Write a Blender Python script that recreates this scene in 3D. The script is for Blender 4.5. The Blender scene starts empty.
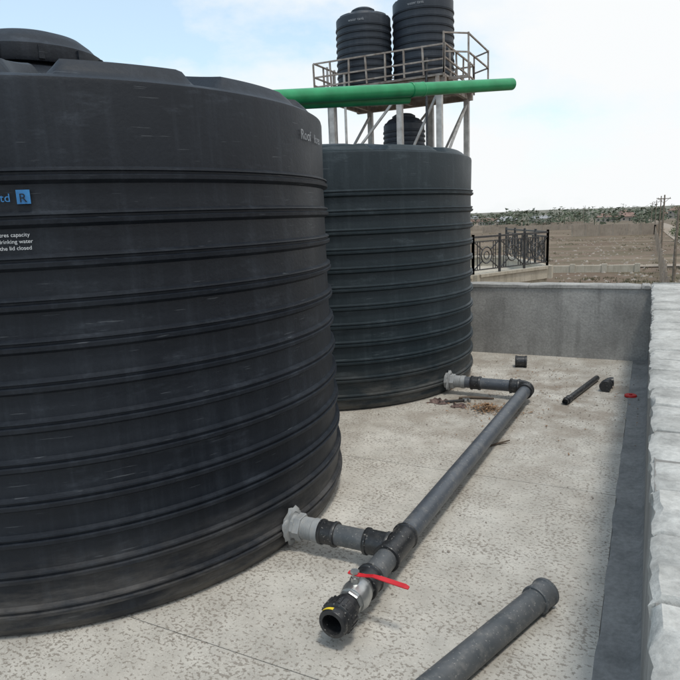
import bpy, bmesh, math, random
from mathutils import Vector, Matrix
random.seed(7)
scene=bpy.context.scene
rad=math.radians

# ------------------------------------------------------------ helpers
def link(o,parent=None):
    scene.collection.objects.link(o)
    if parent is not None: o.parent=parent
    return o
def empty(name,loc=(0,0,0)):
    e=bpy.data.objects.new(name,None); e.empty_display_size=.2; e.location=loc
    link(e); return e
def meshobj(name,verts,faces,mat=None,parent=None,smooth=None,mats=None,fm=None):
    me=bpy.data.meshes.new(name); me.from_pydata([tuple(v) for v in verts],[],faces); me.update()
    o=bpy.data.objects.new(name,me); link(o,parent)
    if parent is not None: o.matrix_parent_inverse=Matrix.Translation(parent.location).inverted()
    if mats:
        for m in mats: me.materials.append(m)
        if fm:
            for p,i in zip(me.polygons,fm): p.material_index=i
    elif mat: me.materials.append(mat)
    if smooth is not None:
        for p in me.polygons: p.use_smooth=True
        me.set_sharp_from_angle(angle=rad(smooth))
    return o
def frame(axis):
    a=Vector(axis).normalized()
    up=Vector((0,0,1)) if abs(a.z)<.9 else Vector((1,0,0))
    x=up.cross(a).normalized(); y=a.cross(x)
    return x,y,a
def lathe_geo(profile,origin,axis,n=32,V=None,F=None,closed=False):
    V=[] if V is None else V; F=[] if F is None else F
    x,y,a=frame(axis); o=Vector(origin); b=len(V)
    for (r,s) in profile:
        for i in range(n):
            t=2*math.pi*i/n
            V.append(o+a*s+x*(r*math.cos(t))+y*(r*math.sin(t)))
    m=len(profile)
    for j in range(m-1):
        for i in range(n):
            k=(i+1)%n
            F.append((b+j*n+i,b+j*n+k,b+(j+1)*n+k,b+(j+1)*n+i))
    return V,F
def lathe(name,profile,origin,axis,mat,parent=None,n=32,smooth=35):
    V,F=lathe_geo(profile,origin,axis,n)
    for idx in (0,len(profile)-1):
        if profile[idx][0]>1e-4:
            ring=list(range(idx*n,(idx+1)*n))
            F.append(tuple(ring[::-1]) if idx==0 else tuple(ring))
    return meshobj(name,V,F,mat,parent,smooth)
def sweep(name,path,r,mat,parent=None,n=16,smooth=50,caps=True):
    V=[];F=[]; P=[Vector(p) for p in path]; px=None
    for j,p in enumerate(P):
        d=(P[min(j+1,len(P)-1)]-P[max(j-1,0)]).normalized()
        if px is None: px,_,_=frame(d)
        px=(px-d*px.dot(d)).normalized(); py=d.cross(px)
        rr=r[j] if isinstance(r,(list,tuple)) else r
        for i in range(n):
            t=2*math.pi*i/n; V.append(p+px*rr*math.cos(t)+py*rr*math.sin(t))
    for j in range(len(P)-1):
        for i in range(n):
            k=(i+1)%n; F.append((j*n+i,j*n+k,(j+1)*n+k,(j+1)*n+i))
    if caps:
        F.append(tuple(range(n))[::-1]); F.append(tuple(range((len(P)-1)*n,len(P)*n)))
    return meshobj(name,V,F,mat,parent,smooth)
def box_geo(V,F,lo,hi,M=None):
    b=len(V)
    for z in (lo[2],hi[2]):
        for (x,y) in ((lo[0],lo[1]),(hi[0],lo[1]),(hi[0],hi[1]),(lo[0],hi[1])):
            v=Vector((x,y,z)); V.append(M@v if M else v)
    for f in ((3,2,1,0),(4,5,6,7),(0,1,5,4),(1,2,6,5),(2,3,7,6),(3,0,4,7)): F.append(tuple(b+i for i in f))
def box(name,lo,hi,mat,parent=None,bevel=0,M=None):
    V=[];F=[];box_geo(V,F,lo,hi,M)
    o=meshobj(name,V,F,mat,parent)
    if bevel:
        m=o.modifiers.new('bevel','BEVEL'); m.width=bevel; m.segments=2
    return o
def beam_geo(V,F,p0,p1,w,h=None):
    h=h or w; p0=Vector(p0);p1=Vector(p1); x,y,a=frame(p1-p0); b=len(V)
    for p in (p0,p1):
        for (s,t) in ((-1,-1),(1,-1),(1,1),(-1,1)): V.append(p+x*s*w/2+y*t*h/2)
    for f in ((3,2,1,0),(4,5,6,7),(0,1,5,4),(1,2,6,5),(2,3,7,6),(3,0,4,7)): F.append(tuple(b+i for i in f))

# ------------------------------------------------------------ materials
def newmat(name):
    m=bpy.data.materials.new(name); m.use_nodes=True
    nt=m.node_tree; nt.nodes.clear()
    out=nt.nodes.new('ShaderNodeOutputMaterial'); b=nt.nodes.new('ShaderNodeBsdfPrincipled')
    nt.links.new(b.outputs[0],out.inputs[0]); return m,nt,b
def ramp(nt,src,stops):
    r=nt.nodes.new('ShaderNodeValToRGB'); e=r.color_ramp.elements
    while len(e)<len(stops): e.new(.5)
    for el,(p,c) in zip(e,stops):
        el.position=p; el.color=tuple(c)[:3]+(1,) if hasattr(c,'__len__') else (c,c,c,1)
    nt.links.new(src,r.inputs[0]); return r
def mix(nt,fac,a,b,mode='MIX'):
    m=nt.nodes.new('ShaderNodeMix'); m.data_type='RGBA'; m.blend_type=mode
    for sock,v in ((m.inputs[0],fac),(m.inputs[6],a),(m.inputs[7],b)):
        if isinstance(v,bpy.types.NodeSocket): nt.links.new(v,sock)
        else: sock.default_value=v if not hasattr(v,'__len__') else tuple(v)+(1,)
    return m.outputs[2]
def noise(nt,co,scale,detail=4,rough=.55):
    n=nt.nodes.new('ShaderNodeTexNoise'); n.inputs['Scale'].default_value=scale; n.inputs['Detail'].default_value=detail; n.inputs['Roughness'].default_value=rough
    nt.links.new(co,n.inputs['Vector']); return n.outputs['Fac']
def coords(nt,scale=None):
    c=nt.nodes.new('ShaderNodeNewGeometry').outputs['Position']
    if scale:
        m=nt.nodes.new('ShaderNodeVectorMath'); m.operation='MULTIPLY'; m.inputs[1].default_value=scale; nt.links.new(c,m.inputs[0]); c=m.outputs[0]
    return c
def bump(nt,b,h,strength=.3,dist=.01):
    n=nt.nodes.new('ShaderNodeBump'); n.inputs['Strength'].default_value=strength; n.inputs['Distance'].default_value=dist
    nt.links.new(h,n.inputs['Height']); nt.links.new(n.outputs[0],b.inputs['Normal'])
def simple(name,c1,c2,scale=8,rough=.6,metal=0,bstr=.15,bdist=.004,spec=.5,dust=None):
    m,nt,b=newmat(name); co=coords(nt); n=noise(nt,co,scale)
    c=ramp(nt,n,[(.32,c1),(.68,c2)]).outputs[0]
    if dust:
        d=ramp(nt,noise(nt,co,scale*2.7,6,.7),[(.5,0),(.68,.55)]).outputs[0]
        c=mix(nt,d,c,dust)
        sp=ramp(nt,noise(nt,co,90,2,.5),[(.66,0),(.70,.5)]).outputs[0]
        c=mix(nt,sp,c,(.38,.36,.33))
    nt.links.new(c,b.inputs['Base Color'])
    b.inputs['Roughness'].default_value=rough; b.inputs['Metallic'].default_value=metal
    b.inputs['Specular IOR Level'].default_value=spec
    if bstr: bump(nt,b,noise(nt,co,scale*6),bstr,bdist)
    return m

def tank_mat(name,base,dust,dustamt):
    m,nt,b=newmat(name); co=coords(nt)
    streak=noise(nt,coords(nt,(7,7,.6)),1.8,6,.65)
    blot=noise(nt,co,2.2,6,.6); fine=noise(nt,co,60,3)
    smear=noise(nt,coords(nt,(2.2,2.2,9)),1.5,6,.7)
    d1=ramp(nt,streak,[(.49,0),(.74,dustamt)]); d2=ramp(nt,blot,[(.42,0),(.75,dustamt*.7)])
    d3=ramp(nt,smear,[(.57,0),(.74,dustamt*1.7)])
    f=mix(nt,1.0,d1.outputs[0],d2.outputs[0],'ADD')
    f=mix(nt,1.0,f,d3.outputs[0],'ADD')
    f=mix(nt,1.0,f,ramp(nt,fine,[(.3,.6),(.7,1.2)]).outputs[0],'MULTIPLY')
    c=mix(nt,f,base,dust)
    sc=noise(nt,coords(nt,(3,3,60)),2.0,3,.5)
    c=mix(nt,ramp(nt,sc,[(.70,0),(.73,.22)]).outputs[0],c,(.22,.24,.26))
    sp=nt.nodes.new('ShaderNodeSeparateXYZ'); nt.links.new(co,sp.inputs[0])
    mr=nt.nodes.new('ShaderNodeMapRange'); mr.inputs[1].default_value=0; mr.inputs[2].default_value=.4; mr.inputs[3].default_value=.42; mr.inputs[4].default_value=0
    nt.links.new(sp.outputs[2],mr.inputs[0])
    mm=nt.nodes.new('ShaderNodeMath'); mm.operation='MULTIPLY'; nt.links.new(mr.outputs[0],mm.inputs[0]); nt.links.new(ramp(nt,smear,[(.4,.1),(.6,1)]).outputs[0],mm.inputs[1])
    c=mix(nt,mm.outputs[0],c,(.2,.18,.155))
    nt.links.new(c,b.inputs['Base Color'])
    rr=ramp(nt,blot,[(.3,.42),(.7,.6)]); nt.links.new(rr.outputs[0],b.inputs['Roughness'])
    b.inputs['Specular IOR Level'].default_value=.30
    bump(nt,b,mix(nt,.25,blot,fine),.3,.014)
    return m
M_tank=tank_mat('tank_black_plastic',(.0065,.0095,.015),(.10,.12,.15),.125)
M_tank2=tank_mat('tank_grey_plastic',(.012,.021,.027),(.12,.15,.17),.15)
M_towertank=tank_mat('tower_tank_plastic',(.026,.034,.046),(.12,.13,.15),.16)
M_pipe=simple('grey_pvc',(.055,.065,.08),(.085,.095,.11),5,.42,0,.1,.002,dust=(.16,.16,.155))
M_pipe2=simple('dusty_grey_pvc',(.06,.068,.075),(.10,.105,.11),9,.5,0,.1,.002,dust=(.19,.185,.175))
M_black=simple('black_fitting_plastic',(.012,.013,.015),(.028,.029,.031),12,.38,0,.1,.002,dust=(.06,.058,.055))
M_lgrey=simple('light_grey_fitting',(.22,.235,.245),(.33,.34,.34),14,.45,0,.1,.002,dust=(.3,.28,.25))
M_metal=simple('nickel_valve_metal',(.38,.39,.39),(.55,.56,.55),30,.32,.85,.25,.002)
M_red=simple('red_lever_coating',(.52,.012,.02),(.62,.025,.035),12,.4,0,.05,.001)
M_redp=simple('red_plastic',(.5,.01,.012),(.6,.03,.02),12,.45,0,.05,.001)
M_yellow=simple('yellow_label',(.75,.55,.03),(.8,.6,.05),20,.5,0,0)
M_white=simple('white_print',(.45,.48,.51),(.62,.64,.66),40,.6,0,0)
M_dimwhite=simple('worn_white_print',(.12,.14,.16),(.42,.44,.47),60,.6,0,0)
M_blue=simple('blue_print',(.02,.13,.33),(.03,.20,.46),30,.5,0,0)
M_green=simple('green_pipe_plastic',(.012,.22,.085),(.022,.31,.125),6,.35,0,.08,.002)
M_steel=simple('weathered_white_steel',(.28,.27,.26),(.5,.5,.49),7,.55,0,.2,.003)
M_rust=simple('rusty_steel',(.17,.135,.11),(.36,.33,.30),9,.7,0,.2,.003)
M_iron=simple('dark_iron',(.02,.02,.022),(.05,.047,.045),9,.5,0,.1,.002)
M_wood=simple('pole_wood',(.12,.095,.07),(.22,.18,.14),6,.8,0,.3,.01)
M_leaf=simple('dry_leaves',(.16,.09,.045),(.33,.2,.11),35,.85,0,0)
M_bark=simple('bark',(.07,.05,.035),(.13,.1,.075),6,.9,0,.4,.02)
M_foliage=simple('foliage',(.035,.055,.02),(.09,.11,.045),1.2,.8,0,0)
M_farfol=simple('distant_foliage',(.05,.07,.045),(.12,.135,.09),.15,.9,0,0)
M_scrub=simple('dry_scrub',(.09,.085,.045),(.18,.155,.10),.3,.9,0,0)
M_stone=simple('field_stone',(.20,.17,.14),(.33,.29,.25),1.5,.9,0,.3,.02)
M_sack=simple('cloth_rag',(.05,.03,.03),(.2,.14,.12),22,.9,0,.3,.004)
M_glass=simple('window_dark',(.02,.025,.03),(.04,.045,.05),2,.2,0,0)

def cement(name,c1,c2,c3,s=1.6,bst=.5,streak=.6):
    m,nt,b=newmat(name); co=coords(nt)
    big=noise(nt,co,s,6,.62); fin=noise(nt,co,45,5,.7); st=noise(nt,coords(nt,(5,5,.6)),1.4,5,.6)
    c=ramp(nt,big,[(.3,c1),(.52,c2),(.72,c3)]).outputs[0]
    sf=ramp(nt,st,[(.5,0),(.72,streak)]).outputs[0]
    c=mix(nt,sf,c,tuple(v*.62 for v in c1))
    ff=ramp(nt,fin,[(.35,.78),(.65,1.08)]).outputs[0]
    c=mix(nt,1.0,c,ff,'MULTIPLY')
    nt.links.new(c,b.inputs['Base Color']); b.inputs['Roughness'].default_value=.88
    bump(nt,b,mix(nt,.5,fin,noise(nt,co,12,4)),bst,.008); return m
M_cem=cement('cement_render',(.24,.235,.225),(.33,.325,.31),(.43,.42,.40),2.2,.6,.75)
M_strip=cement('cement_strip',(.20,.20,.195),(.255,.25,.24),(.32,.315,.30),2.5,.4)
M_cope=cement('limewashed_coping',(.33,.325,.305),(.45,.445,.42),(.57,.565,.535),5,.9)
M_plaster=cement('beige_plaster',(.36,.32,.25),(.43,.385,.31),(.49,.445,.37),1.0,.3)
M_fstone=cement('stone_masonry',(.23,.19,.15),(.31,.26,.21),(.39,.33,.27),.3,.5)
M_mortar=simple('mortar',(.17,.165,.155),(.26,.25,.235),14,.95,0,.4,.006)

# roof floor
m,nt,b=newmat('speckled_screed'); co=coords(nt)
big=noise(nt,co,.9,6,.6); mid=noise(nt,co,7,5,.6)
base=ramp(nt,big,[(.3,(.41,.385,.34)),(.5,(.49,.465,.415)),(.7,(.565,.54,.49))]).outputs[0]
base=mix(nt,1.0,base,ramp(nt,mid,[(.3,.84),(.7,1.1)]).outputs[0],'MULTIPLY')
warp=nt.nodes.new('ShaderNodeVectorMath');warp.operation='MULTIPLY';warp.inputs[1].default_value=(1,1.25,1);nt.links.new(co,warp.inputs[0])
fl=noise(nt,warp.outputs[0],55,3,.6); fl2=noise(nt,co,4,4,.6)
add=nt.nodes.new('ShaderNodeMath'); add.operation='MULTIPLY_ADD'; add.inputs[1].default_value=.30; nt.links.new(fl2,add.inputs[0]); nt.links.new(fl,add.inputs[2])
flm=ramp(nt,add.outputs[0],[(.70,0),(.735,1)]).outputs[0]
base=mix(nt,mix(nt,1.0,flm,(.78,.78,.78),'MULTIPLY'),base,(.20,.175,.145))
sm=noise(nt,co,150,2,.5); smm=ramp(nt,sm,[(.62,0),(.70,.55)]).outputs[0]
base=mix(nt,smm,base,(.2,.18,.155))
lt=noise(nt,co,95,2,.5); base=mix(nt,ramp(nt,lt,[(.62,0),(.7,.5)]).outputs[0],base,(.66,.64,.59))
gp=nt.nodes.new('ShaderNodeVectorMath'); gp.operation='DISTANCE'; gp.inputs[1].default_value=(-.9,5.7,0); nt.links.new(co,gp.inputs[0])
mr=nt.nodes.new('ShaderNodeMapRange'); mr.inputs[1].default_value=.2; mr.inputs[2].default_value=2.4; mr.inputs[3].default_value=1; mr.inputs[4].default_value=.16; nt.links.new(gp.outputs['Value'],mr.inputs[0])
st=ramp(nt,noise(nt,co,2.6,6,.7),[(.42,0),(.60,.9)]).outputs[0]
stf=mix(nt,1.0,st,mr.outputs[0],'MULTIPLY')
base=mix(nt,stf,base,(.22,.18,.14))
nt.links.new(base,b.inputs['Base Color']); b.inputs['Roughness'].default_value=.75
bump(nt,b,mix(nt,.5,fl,noise(nt,co,160,3)),.35,.004)
M_floor=m
M_dark=simple('joint_filler',(.16,.145,.125),(.22,.2,.175),12,.9,0,0)

# terrain
m,nt,b=newmat('dry_ground'); co=coords(nt)
n1=noise(nt,co,.02,7,.6); n2=noise(nt,co,.16,7,.65); n3=noise(nt,co,1.3,5,.65); n4=noise(nt,coords(nt,(.02,.12,1)),1.0,6,.6)
c=ramp(nt,n1,[(.35,(.12,.085,.062)),(.5,(.155,.115,.086)),(.65,(.20,.155,.118))]).outputs[0]
c=mix(nt,ramp(nt,n2,[(.44,0),(.6,.7)]).outputs[0],c,(.10,.09,.055))
c=mix(nt,ramp(nt,n4,[(.5,0),(.6,.5)]).outputs[0],c,(.25,.20,.15))
c=mix(nt,ramp(nt,n3,[(.5,0),(.72,.5)]).outputs[0],c,(.23,.19,.15))
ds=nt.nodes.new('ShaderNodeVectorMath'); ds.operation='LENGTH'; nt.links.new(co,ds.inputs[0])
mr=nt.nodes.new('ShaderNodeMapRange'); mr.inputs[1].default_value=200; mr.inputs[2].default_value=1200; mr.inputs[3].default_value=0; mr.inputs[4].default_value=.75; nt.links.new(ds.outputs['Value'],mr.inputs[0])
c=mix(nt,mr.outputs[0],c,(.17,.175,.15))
nt.links.new(c,b.inputs['Base Color']); b.inputs['Roughness'].default_value=.95
b.inputs['Specular IOR Level'].default_value=.1
bump(nt,b,n3,.6,.15)
M_ground=m

# ------------------------------------------------------------ tanks
def tank_profile(R,H,ribs,ribh=.034,ribd=.02):
    p=[(R-.06,0.0),(R-.02,.012),(R,.05)]
    for z in sorted(ribs):
        p+=[(R-.004,z-ribh*.95),(R+ribd,z-ribh*.55),(R+ribd+.002,z-ribh*.1),(R+ribd*.45,z+ribh*.05),(R+ribd*.5,z+ribh*.3),(R+ribd*.9,z+ribh*.42),(R+ribd*.85,z+ribh*.62),(R-.002,z+ribh*.85)]
    return p
def build_tank(C,R,H,ribs,mat,seed=0,dome=.30,pads=13,padh=.062,lid_off=(0,0),lidr=.36,n=192,ribh=.034,ribd=.02,zb=0,taper=.006,phase=0.,name='water_tank',lidh=.16,neck=.75,grips=True):
    rnd=random.Random(seed); e=empty(name,(C[0],C[1],zb))
    prof=tank_profile(R,H,ribs,ribh,ribd)
    V=[];F=[]
    ph=[rnd.uniform(0,6.28) for _ in range(6)]
    def wob(t,z): return .0035*R*(math.sin(2*t+ph[0]+z)+.7*math.sin(3*t+ph[1]-1.7*z)+.5*math.sin(5*t+ph[2]+3*z))
    rows=[]
    for (r,z) in prof: rows.append(('s',r,z))
    k=R/1.5
    rows+= [('s',R,H-.025*k),('s',R-.004*k,H-.008*k),('s',R-.018*k,H)]
    radii=[R*.983,R*.972,R*.96,R*.948]+[R*(.93-.045*i) for i in range(18)]
    for r in radii: rows.append(('t',r,0))
    s=lambda x,a0,b0:max(0,min(1,(x-a0)/(b0-a0)))
    for kind,r,z in rows:
        for i in range(n):
            t=2*math.pi*i/n
            if kind=='s':
                rr=(r+wob(t,z))*(1-taper*z/H); zz=z
            else:
                rr=r*(1-taper); q=r/R
                zz=H+.004+dome*(1-q)**1.25
                a=((t+phase)/(2*math.pi)*pads)%1.0
                pa=s(a,.06,.11)*(1-s(a,.83,.88)); pr=s(q,.42,.5)*(1-s(q,.935,.975))
                zz+=padh*pa*pr
            V.append((C[0]+rr*math.cos(t),C[1]+rr*math.sin(t),zb+zz))
    m=len(rows)
    for j in range(m-1):
        for i in range(n):
            kx=(i+1)%n; F.append((j*n+i,j*n+kx,(j+1)*n+kx,(j+1)*n+i))
    F.append(tuple(range((m-1)*n,m*n))); F.append(tuple(range(n))[::-1])
    meshobj('body',V,F,mat,e,28)
    lx,ly=C[0]+lid_off[0],C[1]+lid_off[1]; z0=zb+H+dome*.4
    L=lidr; hh=zb+H+dome*neck
    nk=[(L*1.9,z0-.06),(L*1.5,z0+(hh-z0)*.5),(L*1.12,hh-.01*k),(L*.97,hh),(L*.95,hh+.05*k)]
    lathe('manhole_neck',[(r,s_) for r,s_ in nk],(lx,ly,0),(0,0,1),mat,e,48)
    lz=hh+.03*k+.004
    lid=[(L*.9,lz-.02),(L*1.1,lz-.02),(L*1.12,lz),(L*1.1,lz+lidh*.35),(L*1.02,lz+lidh*.45),(L*.95,lz+lidh*.6),(L*.8,lz+lidh*.82),(L*.6,lz+lidh*.94),(L*.3,lz+lidh),(.001,lz+lidh)]
    lathe('manhole_lid',lid,(lx,ly,0),(0,0,1),mat,e,64,30)
    V=[];F=[]
    for i in range(12):
        t=2*math.pi*i/12
        box_geo(V,F,(L*1.08,-.014*k,lz-.012),(L*1.14,.014*k,lz+lidh*.30),Matrix.Translation((lx,ly,0))@Matrix.Rotation(t,4,'Z'))
    meshobj('lid_grips',V,F,mat,e)
    return e
def wrap_text(txt,C,R,alpha_deg,z,size,mat,parent,name='printed_label',track=1.0):
    cu=bpy.data.curves.new('t','FONT'); cu.body=txt; cu.size=size; cu.space_character=track
    o=bpy.data.objects.new('t',cu); scene.collection.objects.link(o)
    dg=bpy.context.evaluated_depsgraph_get(); me=bpy.data.meshes.new_from_object(o.evaluated_get(dg))
    vs=[v.co.copy() for v in me.vertices]; fs=[tuple(p.vertices) for p in me.polygons]
    bpy.data.objects.remove(o); bpy.data.meshes.remove(me)
    W=[]
    for v in vs:
        a=rad(alpha_deg)+v.x/R; W.append((C[0]+R*math.cos(a),C[1]+R*math.sin(a),z+v.y))
    meshobj(name,W,fs,mat,parent)
def wrap_rect(C,R,a_deg,z,w,h,mat,parent,name='printed_mark'):
    V=[];F=[];n=6
    for j in range(n+1):
        a=rad(a_deg)+w*j/n/R
        for zz in (z,z+h): V.append((C[0]+R*math.cos(a),C[1]+R*math.sin(a),zz))
    for j in range(n): F.append((2*j,2*j+2,2*j+3,2*j+1))
    meshobj(name,V,F,mat,parent)

RIBS=[1.85-.157*k for k in range(12)]
C1=(-3.064,2.647); C2=(-3.066,5.885)
T1=build_tank(C1,1.495,2.20,RIBS,M_tank,1,dome=.33,lid_off=(-.17,-.04),lidr=.36,phase=.283,n=312,lidh=.19,neck=.93)
T2=build_tank(C2,1.495,2.185,RIBS,M_tank2,5,dome=.22,padh=.045,lid_off=(-.45,.05),lidr=.34,phase=.75,n=260,lidh=.09,neck=.6)
wrap_text("Roof",C1,1.497,5.0,2.045,.07,M_dimwhite,T1)
wrap_text("litres",C1,1.497,12.3,2.045,.06,M_dimwhite,T1)
wrap_text("Ltd",C1,1.503,-50.9,1.757,.042,M_blue,T1)
wrap_rect(C1,1.503,-48.0,1.748,.046,.05,M_blue,T1)
wrap_text("R",C1,1.506,-47.7,1.754,.045,M_tank,T1)
for i,t in enumerate(["24000 litres capacity","store drinking water","keep the lid closed"]):
    wrap_text(t,C1,1.502,-53.3+.3*i,1.632-.024*i,.020,M_white,T1)

# ------------------------------------------------------------ outlet pipework
pw=empty('outlet_pipework',(-1,3.6,.12))
PZ=.12; r=.052; SL=.034
def PX(y): return -1.0+(y-2.475)*SL
def P(y,z=PZ): return (PX(y),y,z)
AX=(SL,1,0)
def pipe(name,a,b_,rr,mat,parent=pw,n=40,hollow=True):
    a=Vector(a);b_=Vector(b_);L=(b_-a).length
    p=[(rr*.86,.10),(rr*.86,0.0),(rr,0.0),(rr,L),(rr*.86,L),(rr*.86,L-.10)] if hollow else [(rr,0),(rr,L)]
    return lathe(name,p,a,b_-a,mat,parent,n)
def sleeve(name,a,b_,rr,mat,parent=pw,lip=.006,n=40):
    a=Vector(a);b_=Vector(b_);L=(b_-a).length
    p=[(rr*.8,.0),(rr+lip-.002,.0),(rr+lip,.003),(rr+lip,.016),(rr,.020),(rr,L-.020),(rr+lip,L-.016),(rr+lip,L-.003),(rr+lip-.002,L),(rr*.8,L)]
    return lathe(name,p,a,b_-a,mat,parent,n)
pipe('main_pipe',P(2.56),P(5.36),r,M_pipe,hollow=False)
pipe('stub_pipe',P(2.16),P(2.42),r,M_pipe2,hollow=False)
sleeve('tee_run',P(2.36),P(2.60),.060,M_black)
x0=PX(2.475)
sleeve('tee_branch',(x0-.155,2.475,PZ),(x0-.03,2.475,PZ),.0595,M_black)
pipe('branch_pipe',(-1.44,2.475,PZ),(x0-.13,2.475,PZ),r*.985,M_pipe2,hollow=False)
sleeve('branch_coupling',(-1.40,2.475,PZ),(-1.31,2.475,PZ),.057,M_black)
def tank_connector(y,xs,parent):
    lathe('bulkhead_flange',[(.02,0),(.074,0),(.076,.004),(.076,.026),(.072,.03),(.062,.032),(.062,.05),(.02,.05)],(xs-.02,y,PZ),(1,0,0),M_lgrey,parent,8,20)
    lathe('bulkhead_nut',[(.05,.0),(.068,.0),(.070,.004),(.070,.032),(.067,.036),(.05,.036)],(xs+.03,y,PZ),(1,0,0),M_lgrey,parent,6,20)
    pr=[(.04,0)]
    for k in range(9): pr+=[(.0565,.0+.008*k),(.053,.004+.008*k)]
    pr+=[(.060,.075),(.060,.11),(.05,.112)]
    lathe('threaded_adaptor',pr,(xs+.055,y,PZ),(1,0,0),M_lgrey,parent,40,30)
tank_connector(2.475,-1.565,pw)
yv=-.045
sleeve('valve_socket',P(2.165+yv),P(2.25+yv),.060,M_black)
lathe('valve_body',[(.03,0),(.050,0),(.053,.006),(.053,.022),(.046,.026),(.046,.03),(.060,.045),(.064,.065),(.060,.085),(.046,.1),(.046,.104),(.053,.108),(.053,.125),(.03,.128)],P(2.04+yv),AX,M_metal,pw,8,18)
lathe('valve_ball_housing',[(.03,.0),(.056,.002),(.062,.03),(.064,.045),(.062,.06),(.056,.088),(.03,.09)],P(2.06+yv),AX,M_metal,pw,40,40)
lathe('valve_stem',[(.018,0),(.018,.03),(.014,.031),(.014,.05),(.019,.051),(.019,.06),(.001,.06)],P(2.10+yv,PZ+.055),(0,0,1),M_metal,pw,6,20)
V=[];F=[]
pts=[(-.03,.098,.022),(.02,.098,.024),(.05,.103,.020),(.085,.112,.020),(.12,.112,.026),(.225,.108,.028),(.242,.105,.018)]
vx=PX(2.10+yv)
for (dx,dz,w) in pts:
    for (s,tz) in ((-1,0),(1,0),(1,.006),(-1,.006)): V.append((vx+dx,2.10+yv+s*w/2-dx*.08,PZ+dz+tz))
for j in range(len(pts)-1):
    for k in range(4):
        q=(k+1)%4; F.append((4*j+k,4*j+q,4*j+4+q,4*j+4+k))
F.append((3,2,1,0)); k=4*(len(pts)-1); F.append((k,k+1,k+2,k+3))
o=meshobj('valve_lever',V,F,M_red,pw); mo=o.modifiers.new('b','BEVEL'); mo.width=.002; mo.segments=2
un=[(.042,.12),(.042,.0),(.048,.0),(.057,.002),(.060,.008),(.060,.022),(.057,.026),(.057,.036),(.066,.04),(.068,.046),(.068,.088),(.064,.094),(.056,.096),(.054,.13),(.042,.132)]
uo=Vector(P(1.895+yv))
lathe('open_union',un,uo,AX,M_black,pw,40,30)
V=[];F=[]
for i in range(22):
    t=2*math.pi*i/22
    Mx=Matrix.Translation(uo)@Matrix.Rotation(-math.atan(SL),4,'Z')@Matrix.Rotation(t,4,'Y')
    box_geo(V,F,(.065,.045,-.004),(.0715,.089,.004),Mx)
meshobj('union_grips',V,F,M_black,pw)
V=[];F=[]
for j in range(7):
    t=rad(-45)+j*rad(8)
    for yy in (.007,.021): V.append((uo.x+yy*SL+.0618*math.sin(t),uo.y+yy,PZ+.0618*math.cos(t)))
for j in range(6): F.append((2*j,2*j+2,2*j+3,2*j+1))
meshobj('yellow_tag',V,F,M_yellow,pw)
xe=PX(5.36)
path=[P(5.34)]
for i in range(9):
    t=rad(90*i/8); path.append((xe-.07*(1-math.cos(t)),5.36+.07*math.sin(t),PZ))
path.append((xe-.09,5.43,PZ))
sweep('elbow',path,.0605,M_black,pw,32)
sleeve('elbow_socket_a',P(5.27),P(5.36),.0612,M_black)
sleeve('elbow_socket_b',(xe-.155,5.43,PZ),(xe-.07,5.43,PZ),.0612,M_black)
pipe('branch_pipe_far',(-1.50,5.43,PZ),(xe-.13,5.43,PZ),r*.985,M_pipe,hollow=False)
sleeve('branch_coupling_far',(-1.41,5.43,PZ),(-1.32,5.43,PZ),.059,M_black)
tank_connector(5.43,-1.63,pw)
# sealant smeared round the tank outlets
def sealant(y,xs,seed):
    rn=random.Random(seed);V=[];F=[];n=28
    for ri,(rr,dx) in enumerate(((.070,.012),(.082,.010),(.094,-.004))):
        for i in range(n):
            t=2*math.pi*i/n;q=rr+rn.uniform(-.006,.006)*(ri+.5);V.append((xs+dx,y+q*math.cos(t),PZ+q*math.sin(t)))
    for j in range(2):
        for i in range(n): k=(i+1)%n;F.append((j*n+i,j*n+k,(j+1)*n+k,(j+1)*n+i))
    meshobj('sealant_smear',V,F,M_lgrey,pw,60)
sealant(2.475,-1.565,4);sealant(5.43,-1.615,5)

# loose pipe
lp=empty('loose_grey_pipe',(-.5,2,.06))
a=Vector((-.90,.955,.058)); bb=Vector((-.325,2.473,.058)); dd=(bb-a).normalized()
pipe('pipe_length',bb,a,.052,M_pipe2,lp)
sleeve('end_socket',bb+dd*.012,bb-dd*.085,.057,M_pipe2,lp,.004)

sp_=empty('pipe_offcut',(-.49,5.8,.03))
pipe('offcut_tube',(-.584,5.38,.03),(-.396,6.28,.03),.026,M_black,sp_)
sleeve('offcut_socket',(-.577,5.415,.03),(-.560,5.50,.03),.0295,M_black,sp_,.003)
cp=empty('black_pipe_socket',(-1.18,6.65,.06))
lathe('socket_shell',[(.05,.10),(.05,0),(.06,0),(.062,.004),(.062,.02),(.057,.024),(.057,.10),(.062,.104),(.062,.12),(.05,.121),(.05,.1)],(-1.24,6.63,.062),(1,.15,0),M_black,cp,32)
ef=empty('black_elbow_fitting',(-.27,6.05,.05))
path=[(-.30,5.93,.048),(-.29,6.0,.048)]+[(-.29+.05*(1-math.cos(rad(t))),6.02+.05*math.sin(rad(t)),.048+.012*math.sin(rad(t))) for t in (20,45,70,90)]
sweep('elbow_bend',path,.042,M_black,ef,24)
sleeve('elbow_collar',(-.30,5.90,.05),(-.292,5.97,.05),.046,M_black,ef)
rc=empty('red_bottle_cap',(-.075,5.81,0))
lathe('cap_shell',[(.001,.016),(.045,.016),(.05,.012),(.052,.0),(.047,.0),(.045,.010),(.001,.01)],(-.085,5.81,.007),(0,0,1),M_redp,rc,28)
lathe('cap_knob',[(.014,0),(.013,.008),(.001,.009)],(-.085,5.81,.0225),(0,0,1),M_redp,rc,16)

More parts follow.
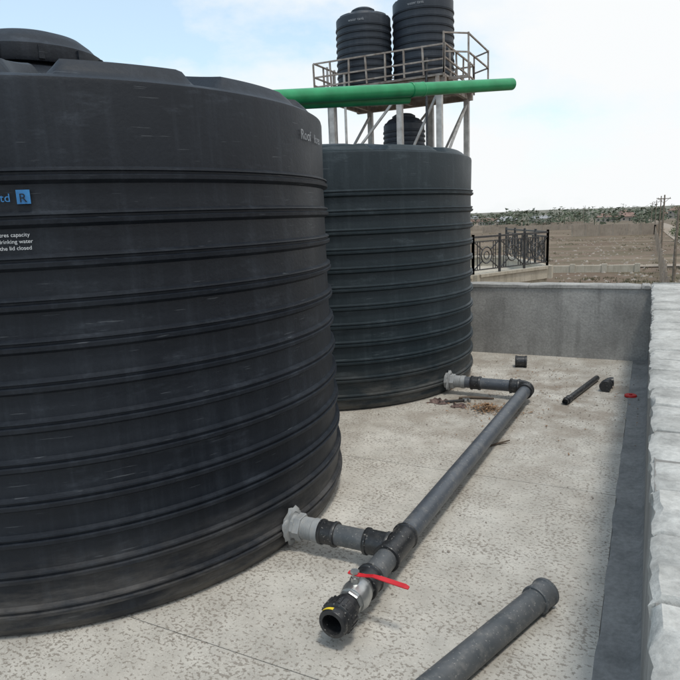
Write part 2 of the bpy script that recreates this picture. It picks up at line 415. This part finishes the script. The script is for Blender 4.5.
# leaf pile
V=[];F=[];rnd=random.Random(3)
def leafq(cx,cy,cz,s):
    a=rnd.uniform(0,6.28);t=rnd.uniform(-.8,.8);d=Vector((math.cos(a),math.sin(a),math.sin(t)*.6));w=Vector((-math.sin(a),math.cos(a),rnd.uniform(-.5,.5)))*.35
    c=Vector((cx,cy,cz));b0=len(V)
    V.extend([c-d*s,c+w*s,c+d*s,c-w*s]);F.append((b0,b0+1,b0+2,b0+3))
for i in range(560):
    rr=abs(rnd.gauss(0,.085));a=rnd.uniform(0,6.28)
    leafq(-1.17+rr*1.5*math.cos(a),5.04+rr*math.sin(a),.012+max(0,.05-rr*.5)*rnd.random(),rnd.uniform(.008,.02))
for i in range(300):
    leafq(min(-.02,rnd.gauss(-.85,.5)),min(7.2,rnd.gauss(5.8,.7)),.009,rnd.uniform(.006,.016))
meshobj('fallen_leaves',V,F,M_leaf)
V=[];F=[];rn=random.Random(31)
for i in range(800):
    if rn.random()<.6: x,y=rn.gauss(-.8,.6),rn.gauss(5.9,.7)
    else: x,y=rn.uniform(-2,-.12),rn.uniform(1,7)
    if x>-.12 or y>7.15 or x<-6: continue
    s=rn.uniform(.002,.007)*(1 if rn.random()<.97 else 1.7); b0=len(V)
    for (a_,b_,c_) in ((1,0,0),(-1,0,0),(0,1,0),(0,-1,0),(0,0,1),(0,0,-1)):
        k=s*rn.uniform(.6,1.3);V.append((x+a_*k,y+b_*k,s*.5+c_*k*.6))
    for f in ((0,2,4),(2,1,4),(1,3,4),(3,0,4),(2,0,5),(1,2,5),(3,1,5),(0,3,5)):F.append(tuple(b0+q for q in f))
meshobj('mortar_crumbs',V,F,M_stone)
tl=empty('pipe_wrench',(-1.5,5.15,0))
Mx=Matrix.Translation((-1.47,5.17,.016))@Matrix.Rotation(rad(35),4,'Z')
box('wrench_handle',(-.16,-.014,-.008),(.06,.014,.008),M_iron,tl,.005,Mx)
box('wrench_jaw_fixed',(.058,-.035,-.012),(.082,.03,.012),M_metal,tl,.004,Mx)
box('wrench_jaw_moving',(.10,-.035,-.011),(.118,.03,.011),M_metal,tl,.004,Mx)
box('wrench_shank',(.06,.018,-.006),(.125,.028,.0065),M_metal,tl,.002,Mx)
def rag(name,cx,cy,sx,sy,hh,mat,seed):
    rn=random.Random(seed);n=18;V=[];F=[];pp=[rn.uniform(0,6.28) for _ in range(8)]
    for j in range(n+1):
        for i in range(n+1):
            u=i/n*2-1;v=j/n*2-1
            ed=max(0,1-max(abs(u),abs(v))**4)
            z=.004+hh*ed*(.35+.3*math.sin(7*u+pp[0]+4*v)+.25*math.sin(9*v+pp[1]-3*u)+.2*math.sin(13*(u+v)+pp[2]))
            V.append((cx+sx*(u+.16*math.sin(3*v+pp[3])),cy+sy*(v+.2*math.sin(4*u+pp[4])),max(.004,z)))
    for j in range(n):
        for i in range(n): k=j*(n+1)+i;F.append((k,k+1,k+n+2,k+n+1))
    meshobj(name,V,F,mat,None,60)
rag('cloth_rag',-1.62,5.12,.09,.06,.035,M_sack,1)
rag('cloth_rag.001',-1.42,5.06,.06,.05,.028,M_sack,6)
st_=empty('wooden_stick',(-1.3,5.4,0))
sweep('stick_shaft',[(-1.48,5.27,.012),(-1.38,5.31,.016),(-1.26,5.335,.014),(-1.18,5.345,.012)],[.011,.013,.011,.007],M_bark,st_,8)
tw=empty('dry_twig',(-1.0,3.5,0))
sweep('twig_stem',[(-.98,4.16,.008),(-.91,4.26,.012),(-.84,4.33,.02)],[.006,.007,.004],M_bark,tw,6)
sweep('twig_fork',[(-.91,4.26,.011),(-.85,4.27,.016)],[.005,.003],M_bark,tw,6)

# ------------------------------------------------------------ roof building
WX=.045; L=7.24; HW=.833; ZG=-4.5
rb=empty('roof_building',(-3,2,-2))
X0=-6.6; Y0=-4.0
V=[];F=[]
ys=[Y0,-2.3,-.3,1.70,3.69,5.70,L]; xs=[X0,-4.6,-2.35,-.10]
for i in range(len(xs)-1):
    for j in range(len(ys)-1):
        g=.0022
        box_geo(V,F,(xs[i]+ (g if i else 0),ys[j]+g,-.012),(xs[i+1]-g,ys[j+1]-(g if j<len(ys)-2 else 0),0))
o=meshobj('screed_floor',V,F,M_floor,rb)
box('roof_slab',(X0,Y0,-.3),(WX,L,-.013),M_dark,rb)
V=[];F=[];ny=90;rn=random.Random(9)
for j in range(ny+1):
    y=Y0+(L-Y0)*j/ny; e=rn.uniform(-.006,.006)
    V+= [(-.103+e,y,.001),(-.096+e,y,.006),(-.01,y,.007+rn.uniform(0,.002)),(.03,y,.016),(WX+.001,y,.045)]
for j in range(ny):
    for k in range(4): a0=j*5+k;F.append((a0,a0+1,a0+6,a0+5))
meshobj('wall_foot_strip',V,F,M_strip,rb,60)  # narrow strip along the wall foot, darker grey than the floor
box('facade',(X0-.2,Y0-.2,ZG-1.5),(.36,L+.2,-.301),M_plaster,rb)
for i in range(4):
    box('facade_window_%d'%i,(.355,-3+2.6*i,-3),(.365,-1.6+2.6*i,-1.6),M_glass,rb)
    box('facade_sill_%d'%i,(.36,-3.1+2.6*i,-3.08),(.42,-1.5+2.6*i,-3.002),M_cem,rb)
pr=empty('parapet_wall',(.2,2,.4))
box('wall_core',(WX,Y0-.2,-.30),(.345,L+.2,HW-.055),M_cem,pr,.004)
box('mortar_bed',(WX+.004,Y0-.19,HW-.054),(.341,L+.19,HW-.012),M_mortar,pr)
V=[];F=[];rn=random.Random(21);y=Y0-.2
def coping(V,F,lo,hi,rn,seg=6,jit=.006,axis=1):
    ny=seg; b0=len(V)
    prof=[(0,0),(0,.75),(.06,.97),(.35,1.0),(.65,1.0),(.94,.97),(1,.75),(1,0)]
    for j in range(ny+1):
        f=j/ny; endd=.010 if j in(0,ny) else 0
        if axis==1 and 0<j<ny:
            f=(.03 if j==1 else .97 if j==ny-1 else f)
        for (u,w) in prof:
            if axis==1:
                x=lo[0]+(hi[0]-lo[0])*u+(rn.uniform(-jit,jit) if u in(0,1,.06,.94) else 0)
                yy=lo[1]+(hi[1]-lo[1])*f+rn.uniform(-.002,.002)
            else:
                yy=lo[1]+(hi[1]-lo[1])*u+(rn.uniform(-jit,jit) if u in(0,1,.06,.94) else 0)
                x=lo[0]+(hi[0]-lo[0])*f
            z=lo[2]+(hi[2]-lo[2])*w+(rn.uniform(-.004,.004)-endd if w>.5 else 0)
            V.append((x,yy,z))
    k=len(prof)
    for j in range(ny):
        for i in range(k-1):
            a0=b0+j*k+i
            F.append((a0,a0+k,a0+k+1,a0+1) if axis==1 else (a0,a0+1,a0+k+1,a0+k))
    F.append(tuple(range(b0,b0+k))[::1]); F.append(tuple(range(b0+ny*k,b0+(ny+1)*k))[::-1])
while y<L+.2:
    ln=rn.uniform(.24,.40); y2=min(y+ln,L+.2)
    dx=rn.uniform(-.009,.007)
    coping(V,F,(WX-.006+dx,y+.003,HW-.056),(.352+dx,y2-.009,HW+rn.uniform(-.006,.007)),rn,8)
    y=y2
meshobj('coping_blocks',V,F,M_cope,pr,40)
bp=empty('parapet_wall',(-3,7.3,.4))
box('wall_core',(X0,L,-.29),(WX-.001,L+.19,HW-.045),M_cem,bp,.003)
V=[];F=[];x=X0
while x<WX-.012:
    x2=min(x+rn.uniform(.9,1.2),WX-.012)
    coping(V,F,(x+.002,L-.012,HW-.045),(x2-.002,L+.205,HW-.002),rn,8,.003,0)
    x=x2
meshobj('coping_blocks',V,F,M_cem,bp,45)
lp_=empty('parapet_wall',(-6.7,2,.4))
box('wall_core',(X0-.2,Y0-.2,-.29),(X0-.001,L+.19,HW-.045),M_cem,lp_,.003)
V=[];F=[];y=Y0-.2
while y<L+.19:
    y2=min(y+rn.uniform(.9,1.2),L+.19)
    coping(V,F,(X0-.21,y+.002,HW-.045),(X0+.01,y2-.002,HW-.002),rn,8,.003,1); y=y2
meshobj('coping_blocks',V,F,M_cem,lp_,45)

# ------------------------------------------------------------ tower
tw=empty('tank_tower',(-4.5,12,0))
x0,x1,y0,y1=-5.85,-3.32,10.95,13.0; ZP=4.02
V=[];F=[]
for x in (x0+.3,(x0+x1)/2+.4,x1-.12):
    for y in (y0+.12,y1-.12):
        beam_geo(V,F,(x,y,ZG-1),(x,y,ZP-.14),.10)
meshobj('columns',V,F,M_steel,tw)
V=[];F=[]
for y in (y0+.12,y1-.12):
    beam_geo(V,F,(x0,y,ZP-.09),(x1,y,ZP-.09),.09,.14)
for x in (x0+.05,x0+.3,(x0+x1)/2,x1-.12): beam_geo(V,F,(x,y0,ZP-.08),(x,y1,ZP-.08),.07,.12)
for z in (2.35,-.8):
    for y in (y0+.12,y1-.12): beam_geo(V,F,(x0+.3,y,z),(x1-.12,y,z),.07)
    for x in (x0+.3,x1-.12): beam_geo(V,F,(x,y0+.12,z),(x,y1-.12,z),.068)
meshobj('girders',V,F,M_rust,tw)
V=[];F=[]
for (xa,xb) in ((x0+.3,(x0+x1)/2+.4),((x0+x1)/2+.4,x1-.12)):
    for y in (y0+.12,y1-.12):
        beam_geo(V,F,(xa,y+.01,2.4),(xb,y+.01,ZP-.2),.04); beam_geo(V,F,(xb,y-.03,-.7),(xa,y-.03,2.3),.04)
for x in (x0+.3,x1-.12):
    beam_geo(V,F,(x+.01,y0+.12,2.4),(x+.01,y1-.12,ZP-.2),.04)
meshobj('bracing',V,F,M_steel,tw)
V=[];F=[]
for i in range(12):
    yy=y0+(y1-y0)*i/12; box_geo(V,F,(x0,yy+.01,ZP-.015),(x1,yy+(y1-y0)/12-.01,ZP+.02))
meshobj('deck_planks',V,F,M_rust,tw)
box('lower_deck',(x0+.35,y0+.17,2.39),(x1-.17,y1-.17,2.43),M_rust,tw)
V=[];F=[]
corn=[(x0,y0),(x1,y0),(x1,y1),(x0,y1)]
hr=.50
for k in range(4):
    a=Vector(corn[k]+(0,));b_=Vector(corn[(k+1)%4]+(0,)); n=7 if k%2==0 else 5
    for i in range(n):
        p=a.lerp(b_,i/n); lean=random.uniform(-.03,.03)
        beam_geo(V,F,(p.x,p.y,ZP+.02),(p.x+lean,p.y,ZP+hr),.028)
    for z in (hr,hr*.52,.1):
        beam_geo(V,F,(a.x,a.y,ZP+z+random.uniform(-.02,.02)),(b_.x,b_.y,ZP+z+random.uniform(-.02,.02)),.026)
meshobj('guard_rail',V,F,M_rust,tw)
V=[];F=[]
for p in ((x1,y0),(x1,y1),(x1+.35,y1-.3),(x1+.35,y0+.3)):
    beam_geo(V,F,(p[0],p[1],ZP-.05),(p[0],p[1],ZP+.68),.028)
for z in (.36,.66):
    beam_geo(V,F,(x1,y0,ZP+z),(x1+.35,y0+.3,ZP+z),.024); beam_geo(V,F,(x1+.35,y0+.3,ZP+z),(x1+.35,y1-.3,ZP+z),.024); beam_geo(V,F,(x1+.35,y1-.3,ZP+z),(x1,y1,ZP+z),.024)
beam_geo(V,F,(x1,y0+.3,ZP-.03),(x1+.36,y0+.3,ZP-.03),.05);beam_geo(V,F,(x1,y1-.3,ZP-.03),(x1+.36,y1-.3,ZP-.03),.05)
meshobj('ladder_landing_rail',V,F,M_rust,tw)
sweep('feed_pipe',[(x0+.62,y0+.02,ZG),(x0+.62,y0+.02,ZP+.25),(x0+.62,y0+.25,ZP+.28),(x0+.62,y0+.42,ZP+.28)],.024,M_steel,tw,10)
sweep('feed_pipe_right',[(x1-.32,y0+.02,ZG),(x1-.32,y0+.02,ZP+.3),(x1-.5,y0+.3,ZP+.3)],.024,M_black,tw,10)
V=[];F=[]
for dx in (0,.32): beam_geo(V,F,(x0-.1,y0+.75+dx,ZG-1),(x0-.1,y0+.75+dx,ZP+.6),.035)
for i in range(32): beam_geo(V,F,(x0-.1,y0+.75,ZG+i*.27),(x0-.1,y0+1.07,ZG+i*.27),.022)
meshobj('ladder',V,F,M_steel,tw)

TC=[((-5.07,11.56),.52,1.25,4.04),((-4.03,11.98),.57,1.47,4.04),((-4.42,11.9),.40,.95,2.43)]
for i,(c,R,Hh,zb) in enumerate(TC):
    rb_=[Hh*(.10+.095*k) for k in range(9)]
    t=build_tank(c,R,Hh,rb_,M_towertank,11+i,dome=.18,pads=8,padh=.03,lidr=.2,n=96,ribh=.026,ribd=.012,zb=zb,lidh=.07)
    if i<2: wrap_text("water tank",c,R+.006,-98 if i==0 else -100,zb+Hh*.90,.07,M_dimwhite,t)

gp_=empty('green_drain_pipe',(-2.3,6,2.8))
ga=Vector((-3.0,4.02,2.56)); gb=Vector((-1.39,7.01,2.965))
pipe('green_tube',gb,ga,.060,M_green,gp_)
gd=(gb-ga)
gm=ga+gd*.58
sleeve('tube_socket',gm,gm+gd.normalized()*.16,.064,M_green,gp_,.003)
pipe('green_tube_lower',ga+gd*.60+Vector((-.10,.05,-.065)),ga+Vector((-.10,.05,-.03)),.045,M_green,gp_)

# ------------------------------------------------------------ neighbouring terrace with railing
tr=empty('terrace_building',(-6,20,-2))
poly=[(-3.1,22.0),(-4.8,18.7),(-7.4,14.0),(-15,15),(-15,27),(-5.5,27)]
def prism(name,poly,z0,z1,mat,parent):
    n=len(poly);V=[(x,y,z0) for x,y in poly]+[(x,y,z1) for x,y in poly]
    F=[tuple(range(n)),tuple(range(n,2*n))[::-1]]+[(i,i+n,(i+1)%n+n,(i+1)%n) for i in range(n)]
    return meshobj(name,V,F,mat,parent)
prism('terrace_block',poly,ZG-1.5,-.62,M_plaster,tr)
V=[];F=[]
for k in range(len(poly)):
    a=Vector(poly[k]+(0,));b_=Vector(poly[(k+1)%len(poly)]+(0,))
    d=(b_-a).normalized()
    beam_geo(V,F,a+Vector((0,0,-.46))+d*.13,b_+Vector((0,0,-.46))-d*.13,.24,.32)
meshobj('terrace_upstand',V,F,M_plaster,tr)
V=[];F=[]
for k in range(len(poly)):
    a=Vector(poly[k]+(0,));b_=Vector(poly[(k+1)%len(poly)]+(0,)); d=(b_-a).normalized()
    beam_geo(V,F,a+Vector((0,0,-.25))+d*.18,b_+Vector((0,0,-.25))-d*.18,.34,.09)
for p in poly: box_geo(V,F,(p[0]-.175,p[1]-.175,-.63),(p[0]+.175,p[1]+.175,-.203))
meshobj('terrace_coping',V,F,M_plaster,tr)
rl=empty('iron_railing',(-5,18,.3))
V=[];F=[]
def ringp(V,F,c,d,R,r,n=14,m=5):
    b0=len(V); up=Vector((0,0,1)); nn=d.cross(up)
    for i in range(n):
        t=2*math.pi*i/n; rd=d*math.cos(t)+up*math.sin(t)
        for j in range(m):
            s=2*math.pi*j/m; V.append(c+rd*(R+r*math.cos(s))+nn*(r*math.sin(s)))
    for i in range(n):
        for j in range(m):
            i2=(i+1)%n;j2=(j+1)%m;F.append((b0+i*m+j,b0+i2*m+j,b0+i2*m+j2,b0+i*m+j2))
for (a,b_) in ((poly[0],poly[1]),(poly[1],poly[2]),(poly[0],poly[5])):
    a=Vector(a+(0,));b_=Vector(b_+(0,));Ls=(b_-a).length;d=(b_-a).normalized();nb=max(1,round(Ls/1.25))
    z0=-.2
    for z,w in ((1.12,.06),(.98,.035),(.12,.035)): beam_geo(V,F,a+Vector((0,0,z0+z)),b_+Vector((0,0,z0+z)),w)
    for i in range(nb+1):
        p=a+d*(Ls*i/nb); beam_geo(V,F,p+Vector((0,0,z0)),p+Vector((0,0,z0+1.2)),.075)
    for i in range(nb):
        s0=Ls*i/nb;w=Ls/nb; c=a+d*(s0+w/2)+Vector((0,0,z0+.55))
        ringp(V,F,c,d,.25,.022); ringp(V,F,c,d,.12,.018)
        for sx in (-1,1):
            for sz in (-1,1):
                beam_geo(V,F,c+d*sx*.19+Vector((0,0,sz*.17)),c+d*sx*w*.46+Vector((0,0,sz*.42)),.03)
            beam_geo(V,F,c+d*sx*.42+Vector((0,0,-.42)),c+d*sx*.42+Vector((0,0,.42)),.025)
            beam_geo(V,F,c+d*sx*.31+Vector((0,0,-.42)),c+d*sx*.31+Vector((0,0,.42)),.025)
            ringp(V,F,c+d*sx*.365,d,.055,.014,10,4)
meshobj('rail_panels',V,F,M_iron,rl)

# ------------------------------------------------------------ terrain
def gz(x,y):
    d=math.hypot(x,y)
    z=ZG-.0072*min(d,900)
    if d>700: z+= (min(d,2600)-700)*.0052
    z+= .25*math.sin(x*.035+1)*math.sin(y*.028)+ (.0009*d*math.sin(x*.006+2)*math.cos(y*.004))
    return z
V=[];F=[];rings=[0,10,20,30,40,50,60,75,90,110,130,160,190,230,280,340,420,520,640,780,950,1150,1400,1700,2100,2700,4000]
ns=144
for d in rings:
    for i in range(ns):
        t=2*math.pi*i/ns;x,y=d*math.cos(t),d*math.sin(t);V.append((x,y,gz(x,y)))
for j in range(len(rings)-1):
    for i in range(ns):
        k=(i+1)%ns
        if j==0: F.append((i,(j+1)*ns+i,(j+1)*ns+k))
        else: F.append((j*ns+i,(j+1)*ns+i,(j+1)*ns+k,j*ns+k))
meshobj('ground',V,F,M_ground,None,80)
M_road=simple('murram_road',(.24,.195,.15),(.31,.26,.21),.8,.95,0,.3,.03)
def road(name,path,w):
    V=[];F=[]
    P=[];
    for a,b_ in zip(path[:-1],path[1:]):
        n=max(1,int(math.dist(a,b_)/6))
        for i in range(n): P.append((a[0]+(b_[0]-a[0])*i/n,a[1]+(b_[1]-a[1])*i/n))
    P.append(path[-1])
    for j,p in enumerate(P):
        q=P[min(j+1,len(P)-1)];o_=P[max(j-1,0)];dx,dy=q[0]-o_[0],q[1]-o_[1];l=math.hypot(dx,dy)
        for s in (-1,-.33,.33,1):
            x=p[0]-dy/l*s*w/2;y=p[1]+dx/l*s*w/2;V.append((x,y,gz(x,y)+.10))
    for j in range(len(P)-1):
        for k in range(3): a0=4*j+k;F.append((a0,a0+4,a0+5,a0+1))
    meshobj(name,V,F,M_road,None,60)
road('dirt_road',[(-60,76),(-10,74),(30,78),(80,80)],3.5)
road('dirt_road.001',[(9,-40),(9,60),(7,150),(2,400),(-20,800)],5)

def tri_scatter(name,mat,gen,seed):
    rn=random.Random(seed);V=[];F=[];gen(V,F,rn);return meshobj(name,V,F,mat)
def tufts(V,F,rn):
    for i in range(2200):
        y=rn.uniform(38,230) if rn.random()<.6 else rn.uniform(38,62); x=rn.uniform(-.42,.14)*y
        if math.sin(x*.21+1.3)*math.sin(y*.12)+rn.uniform(-.4,.4)<.1: continue
        s=rn.uniform(.08,.26)*(1+y/260);z=gz(x,y)
        for k in range(9):
            a=rn.uniform(0,6.28);h=s*rn.uniform(.5,1.1);o=Vector((x+rn.gauss(0,s*.9),y+rn.gauss(0,s*.9),z))
            d=Vector((math.cos(a),math.sin(a),0))*s*.3;b0=len(V)
            V.extend([o-d*.6,o+d*.6,o+d*rn.uniform(-1,1)+Vector((rn.uniform(-.2,.2)*s,rn.uniform(-.2,.2)*s,h))]);F.append((b0,b0+1,b0+2))
tri_scatter('scrub_grass',M_scrub,tufts,4)
def stones(V,F,rn):
    for i in range(1300):
        y=rn.uniform(38,170);x=rn.uniform(-.35,.12)*y;s=rn.uniform(.06,.26);z=gz(x,y)
        b0=len(V)
        for (a,b_,c) in ((1,0,0),(-1,0,0),(0,1,0),(0,-1,0),(0,0,1),(0,0,-1)):
            k=s*rn.uniform(.6,1.2);V.append((x+a*k,y+b_*k,z+c*k*.7))
        for f in ((0,2,4),(2,1,4),(1,3,4),(3,0,4),(2,0,5),(1,2,5),(3,1,5),(0,3,5)):F.append(tuple(b0+q for q in f))
tri_scatter('field_stones',M_stone,stones,5)

def plotwall(name,a,b_,h,mat):
    e=empty(name,(a[0],a[1],gz(*a)))
    V=[];F=[];n=max(2,int(math.dist(a,b_)/3));
    for i in range(n):
        p=Vector((a[0]+(b_[0]-a[0])*i/n,a[1]+(b_[1]-a[1])*i/n,0));q=Vector((a[0]+(b_[0]-a[0])*(i+1)/n,a[1]+(b_[1]-a[1])*(i+1)/n,0))
        z=gz(p.x,p.y); beam_geo(V,F,p+Vector((0,0,z+h/2-.3)),q+Vector((0,0,z+h/2-.3)),.3,h+.6)
    meshobj('masonry',V,F,mat,e)
    V=[];F=[]
    for i in range(n+1):
        p=(a[0]+(b_[0]-a[0])*i/n,a[1]+(b_[1]-a[1])*i/n);z=gz(*p);box_geo(V,F,(p[0]-.25,p[1]-.25,z-.5),(p[0]+.25,p[1]+.25,z+h+.15))
    meshobj('piers',V,F,mat,e)
plotwall('stone_plot_wall',(-19,180),(1,186),3.0,M_fstone)
plotwall('stone_plot_wall',(1,186),(3,240),2.4,M_fstone)
plotwall('stone_plot_wall',(-60,250),(-20,262),2.2,M_fstone)
plotwall('stone_plot_wall',(-90,300),(-30,330),2.2,M_fstone)
plotwall('stone_plot_wall',(-22,66),(-1,68),.7,M_plaster)

M_roofr=simple('clay_roof',(.17,.105,.085),(.25,.16,.13),.4,.8,0,0)
M_roofg=simple('iron_sheet_roof',(.22,.22,.23),(.32,.32,.32),.3,.6,0,0)
M_hw=simple('house_wall',(.28,.245,.21),(.45,.40,.35),.05,.9,0,0)
def house(x,y,w,dp,h,rot,roofm,seed):
    rn=random.Random(seed);z=gz(x,y)-.3;e=empty('stone_house',(x,y,z));Mx=Matrix.Translation((x,y,z))@Matrix.Rotation(rot,4,'Z')
    box('walls',(-w/2,-dp/2,0),(w/2,dp/2,h),M_hw,e,0,Mx)
    rh=dp*.28;V=[Mx@Vector(v) for v in ((-w/2-.5,-dp/2-.5,h+.002),(w/2+.5,-dp/2-.5,h+.002),(w/2+.5,dp/2+.5,h+.002),(-w/2-.5,dp/2+.5,h+.002),(-w/2+dp*.3,0,h+rh),(w/2-dp*.3,0,h+rh))]
    meshobj('roof',V,[(0,1,5,4),(1,2,5),(2,3,4,5),(3,0,4),(3,2,1,0)],roofm,e)
    V=[];F=[];nf=max(1,int(h/3))
    for f in range(nf):
        k=max(2,int(w/3))
        for i in range(k):
            xx=-w/2+w*(i+.5)/k
            if f==0 and i==k//2: box_geo(V,F,(xx-.5,-dp/2-.04,.02),(xx+.5,-dp/2+.05,2.1),Mx)
            else: box_geo(V,F,(xx-.6,-dp/2-.04,f*3+1),(xx+.6,-dp/2+.05,f*3+2.2),Mx)
    meshobj('windows_and_door',V,F,M_glass,e)
rn=random.Random(17)
for i in range(24):
    y=rn.uniform(340,900);x=y*rn.uniform(-.38,.05)
    house(x,y,rn.uniform(8,15),rn.uniform(8,10),rn.choice([3.2,3.4,3.3,6.2]),rn.uniform(-.6,.6),rn.choice([M_roofr,M_roofg,M_roofr]),i)
def farmass(V,F,rn):
    for i in range(760):
        y=rn.choice([rn.uniform(300,520),rn.uniform(500,1200),rn.uniform(900,1600)]);x=y*rn.uniform(-.6,.35);h=rn.uniform(3.5,8.5)*(1+y/3000);w=h*rn.uniform(.35,.9);z=gz(x,y)
        for k in range(44):
            t=rn.uniform(.12,1);rr=w*math.sqrt(max(0,1-((t-.5)/.52)**2))*math.sqrt(rn.random());a=rn.uniform(0,6.28)
            c=Vector((x+rr*math.cos(a),y+rr*math.sin(a),z+h*t));s=h*rn.uniform(.05,.13);b0=len(V)
            for q in range(3):
                V.append(c+Vector((rn.gauss(0,1),rn.gauss(0,1),rn.gauss(0,.7)))*s)
            F.append((b0,b0+1,b0+2))
        beam_geo(V,F,(x,y,z-.2),(x,y,z+h*.5),h*.05)
tri_scatter('distant_trees',M_farfol,farmass,8)
def tree(x,y,h,seed,name='acacia_tree'):
    rn=random.Random(seed);z=gz(x,y);e=empty(name,(x,y,z))
    top=Vector((x+rn.uniform(-.3,.3),y,z+h*.5))
    sweep('trunk',[(x,y,z-.2),(x+.1,y,z+h*.25),top],[h*.035,h*.028,h*.02],M_bark,e,10)
    tips=[]
    for k in range(7):
        a=6.28*k/7+rn.uniform(-.3,.3);q=top+Vector((math.cos(a)*h*.3,math.sin(a)*h*.3,h*rn.uniform(.15,.42)))
        mdl=top.lerp(q,.5)+Vector((0,0,h*.04));sweep('limb_%d'%k,[top-Vector((0,0,h*.05*k/7)),mdl,q],[h*.014,h*.009,h*.004],M_bark,e,6);tips+=[q,mdl]
    V=[];F=[]
    for i in range(1500):
        c=rn.choice(tips)+Vector((rn.gauss(0,1),rn.gauss(0,1),rn.gauss(0,.6)))*h*.08;s=h*.018;b0=len(V)
        u=Vector((rn.gauss(0,1),rn.gauss(0,1),rn.gauss(0,1))).normalized();w=u.orthogonal().normalized()
        V.extend([c-u*s,c+w*s*.7,c+u*s,c-w*s*.7]);F.append((b0,b0+1,b0+2,b0+3))
    meshobj('leaves',V,F,M_foliage,e)
tree(3.2,72,4.6,2);tree(5.5,95,6.0,3);tree(4.6,62,3.4,6);tree(6.5,140,7,5)

def upole(x,y,h,arm=True):
    z=gz(x,y);e=empty('utility_pole',(x,y,z))
    sweep('shaft',[(x,y,z-.3),(x,y,z+h*.5),(x+.05,y,z+h)],[.14,.12,.09],M_wood,e,12)
    if arm:
        V=[];F=[];beam_geo(V,F,(x-.8,y-.1,z+h-.5),(x+.8,y-.1,z+h-.5),.1);beam_geo(V,F,(x,y-.1,z+h-1.1),(x+.6,y-.1,z+h-.5),.05)
        beam_geo(V,F,(x,y-.1,z+h-1.1),(x-.6,y-.1,z+h-.5),.05)
        meshobj('crossarm',V,F,M_wood,e)
        for k in (-.7,0,.7): lathe('insulator_%d'%(k*10),[(.04,0),(.06,.05),(.03,.08),(.05,.12),(.001,.14)],(x+k,y-.1,z+h-.45),(0,0,1),M_steel,e,10)
poles=[(2.15,44,6.9,False),(1.9,58,6.0,False),(1.4,95,8.0,True),(1.5,140,9.0,True),(1.0,190,9,True),(.0,260,9,True),(-30,330,9,True)]
for p in poles: upole(*p)
fn=empty('boundary_fence',(2,60,ZG))
V=[];F=[];rn=random.Random(2);prev=None
for i in range(52):
    y=26+i*3.2;x=1.0+rn.uniform(-.05,.05);z=gz(x,y);beam_geo(V,F,(x,y,z-.2),(x+rn.uniform(-.05,.05),y,z+2.3),.13)
meshobj('concrete_posts',V,F,M_fstone,fn)
V=[];F=[]
for zz in (.5,1.0,1.5,2.0): 
    for i in range(51):
        ya=26+i*3.2;beam_geo(V,F,(1.0,ya,gz(1,ya)+zz),(1.0,ya+3.2,gz(1,ya+3.2)+zz),.02)
meshobj('wires',V,F,M_iron,fn)

# ------------------------------------------------------------ camera
f,th,rh,ps=616.37,.1946,.0412,.4678
Fv=Vector((-math.sin(ps)*math.cos(th),math.cos(ps)*math.cos(th),-math.sin(th)))
R0=Vector((math.cos(ps),math.sin(ps),0));U0=R0.cross(Fv)
R=R0*math.cos(rh)-U0*math.sin(rh);U=U0*math.cos(rh)+R0*math.sin(rh)
cd=bpy.data.cameras.new('Camera');co_=bpy.data.objects.new('Camera',cd);scene.collection.objects.link(co_)
mat=Matrix.Identity(4)
for i in range(3): mat[i][0]=R[i];mat[i][1]=U[i];mat[i][2]=-Fv[i]
mat[0][3],mat[1][3],mat[2][3]=0,0,1.65
co_.matrix_world=mat
cd.sensor_width=36;cd.sensor_fit='HORIZONTAL';cd.lens=36*f/680;cd.clip_start=.05;cd.clip_end=9000
scene.camera=co_

# ------------------------------------------------------------ light
SE,SA=rad(70),rad(130)
sd=Vector((math.sin(SA)*math.cos(SE),math.cos(SA)*math.cos(SE),math.sin(SE)))
sl=bpy.data.lights.new('sun','SUN');sl.energy=1.8;sl.angle=rad(9);sl.color=(1,.955,.88)
so=bpy.data.objects.new('sun',sl);scene.collection.objects.link(so);so.rotation_euler=sd.to_track_quat('Z','Y').to_euler();so.location=(5,-5,12)
w=bpy.data.worlds.new('World');scene.world=w;w.use_nodes=True;nt=w.node_tree;nt.nodes.clear()
out=nt.nodes.new('ShaderNodeOutputWorld');bg=nt.nodes.new('ShaderNodeBackground');bg.inputs[1].default_value=.1
sky=nt.nodes.new('ShaderNodeTexSky');sky.sky_type='NISHITA';sky.sun_disc=False;sky.sun_elevation=SE;sky.sun_rotation=SA
sky.dust_density=1.5;sky.air_density=1.0
tc=nt.nodes.new('ShaderNodeTexCoord').outputs['Generated']
dv=nt.nodes.new('ShaderNodeVectorMath');dv.operation='MULTIPLY';dv.inputs[1].default_value=(1,1,2.0);nt.links.new(tc,dv.inputs[0])
n1=noise(nt,dv.outputs[0],3.1,8,.56)
dt=nt.nodes.new('ShaderNodeVectorMath');dt.operation='DOT_PRODUCT';dt.inputs[1].default_value=(.85,.35,-.55);nt.links.new(tc,dt.inputs[0])
ma=nt.nodes.new('ShaderNodeMath');ma.operation='MULTIPLY_ADD';ma.inputs[1].default_value=.36;nt.links.new(dt.outputs['Value'],ma.inputs[0]);nt.links.new(n1,ma.inputs[2])
cm=ramp(nt,ma.outputs[0],[(.34,0),(.46,.75),(.56,1)])
blue=mix(nt,.45,mix(nt,1.0,sky.outputs[0],(2.3,2.5,2.4),'MULTIPLY'),(8.3,9.6,10.0))
cc=mix(nt,cm.outputs[0],blue,(9.6,9.8,9.9))
nt.links.new(cc,bg.inputs[0]);nt.links.new(bg.outputs[0],out.inputs[0])
scene.view_settings.view_transform='Standard';scene.view_settings.look='None';scene.view_settings.exposure=0
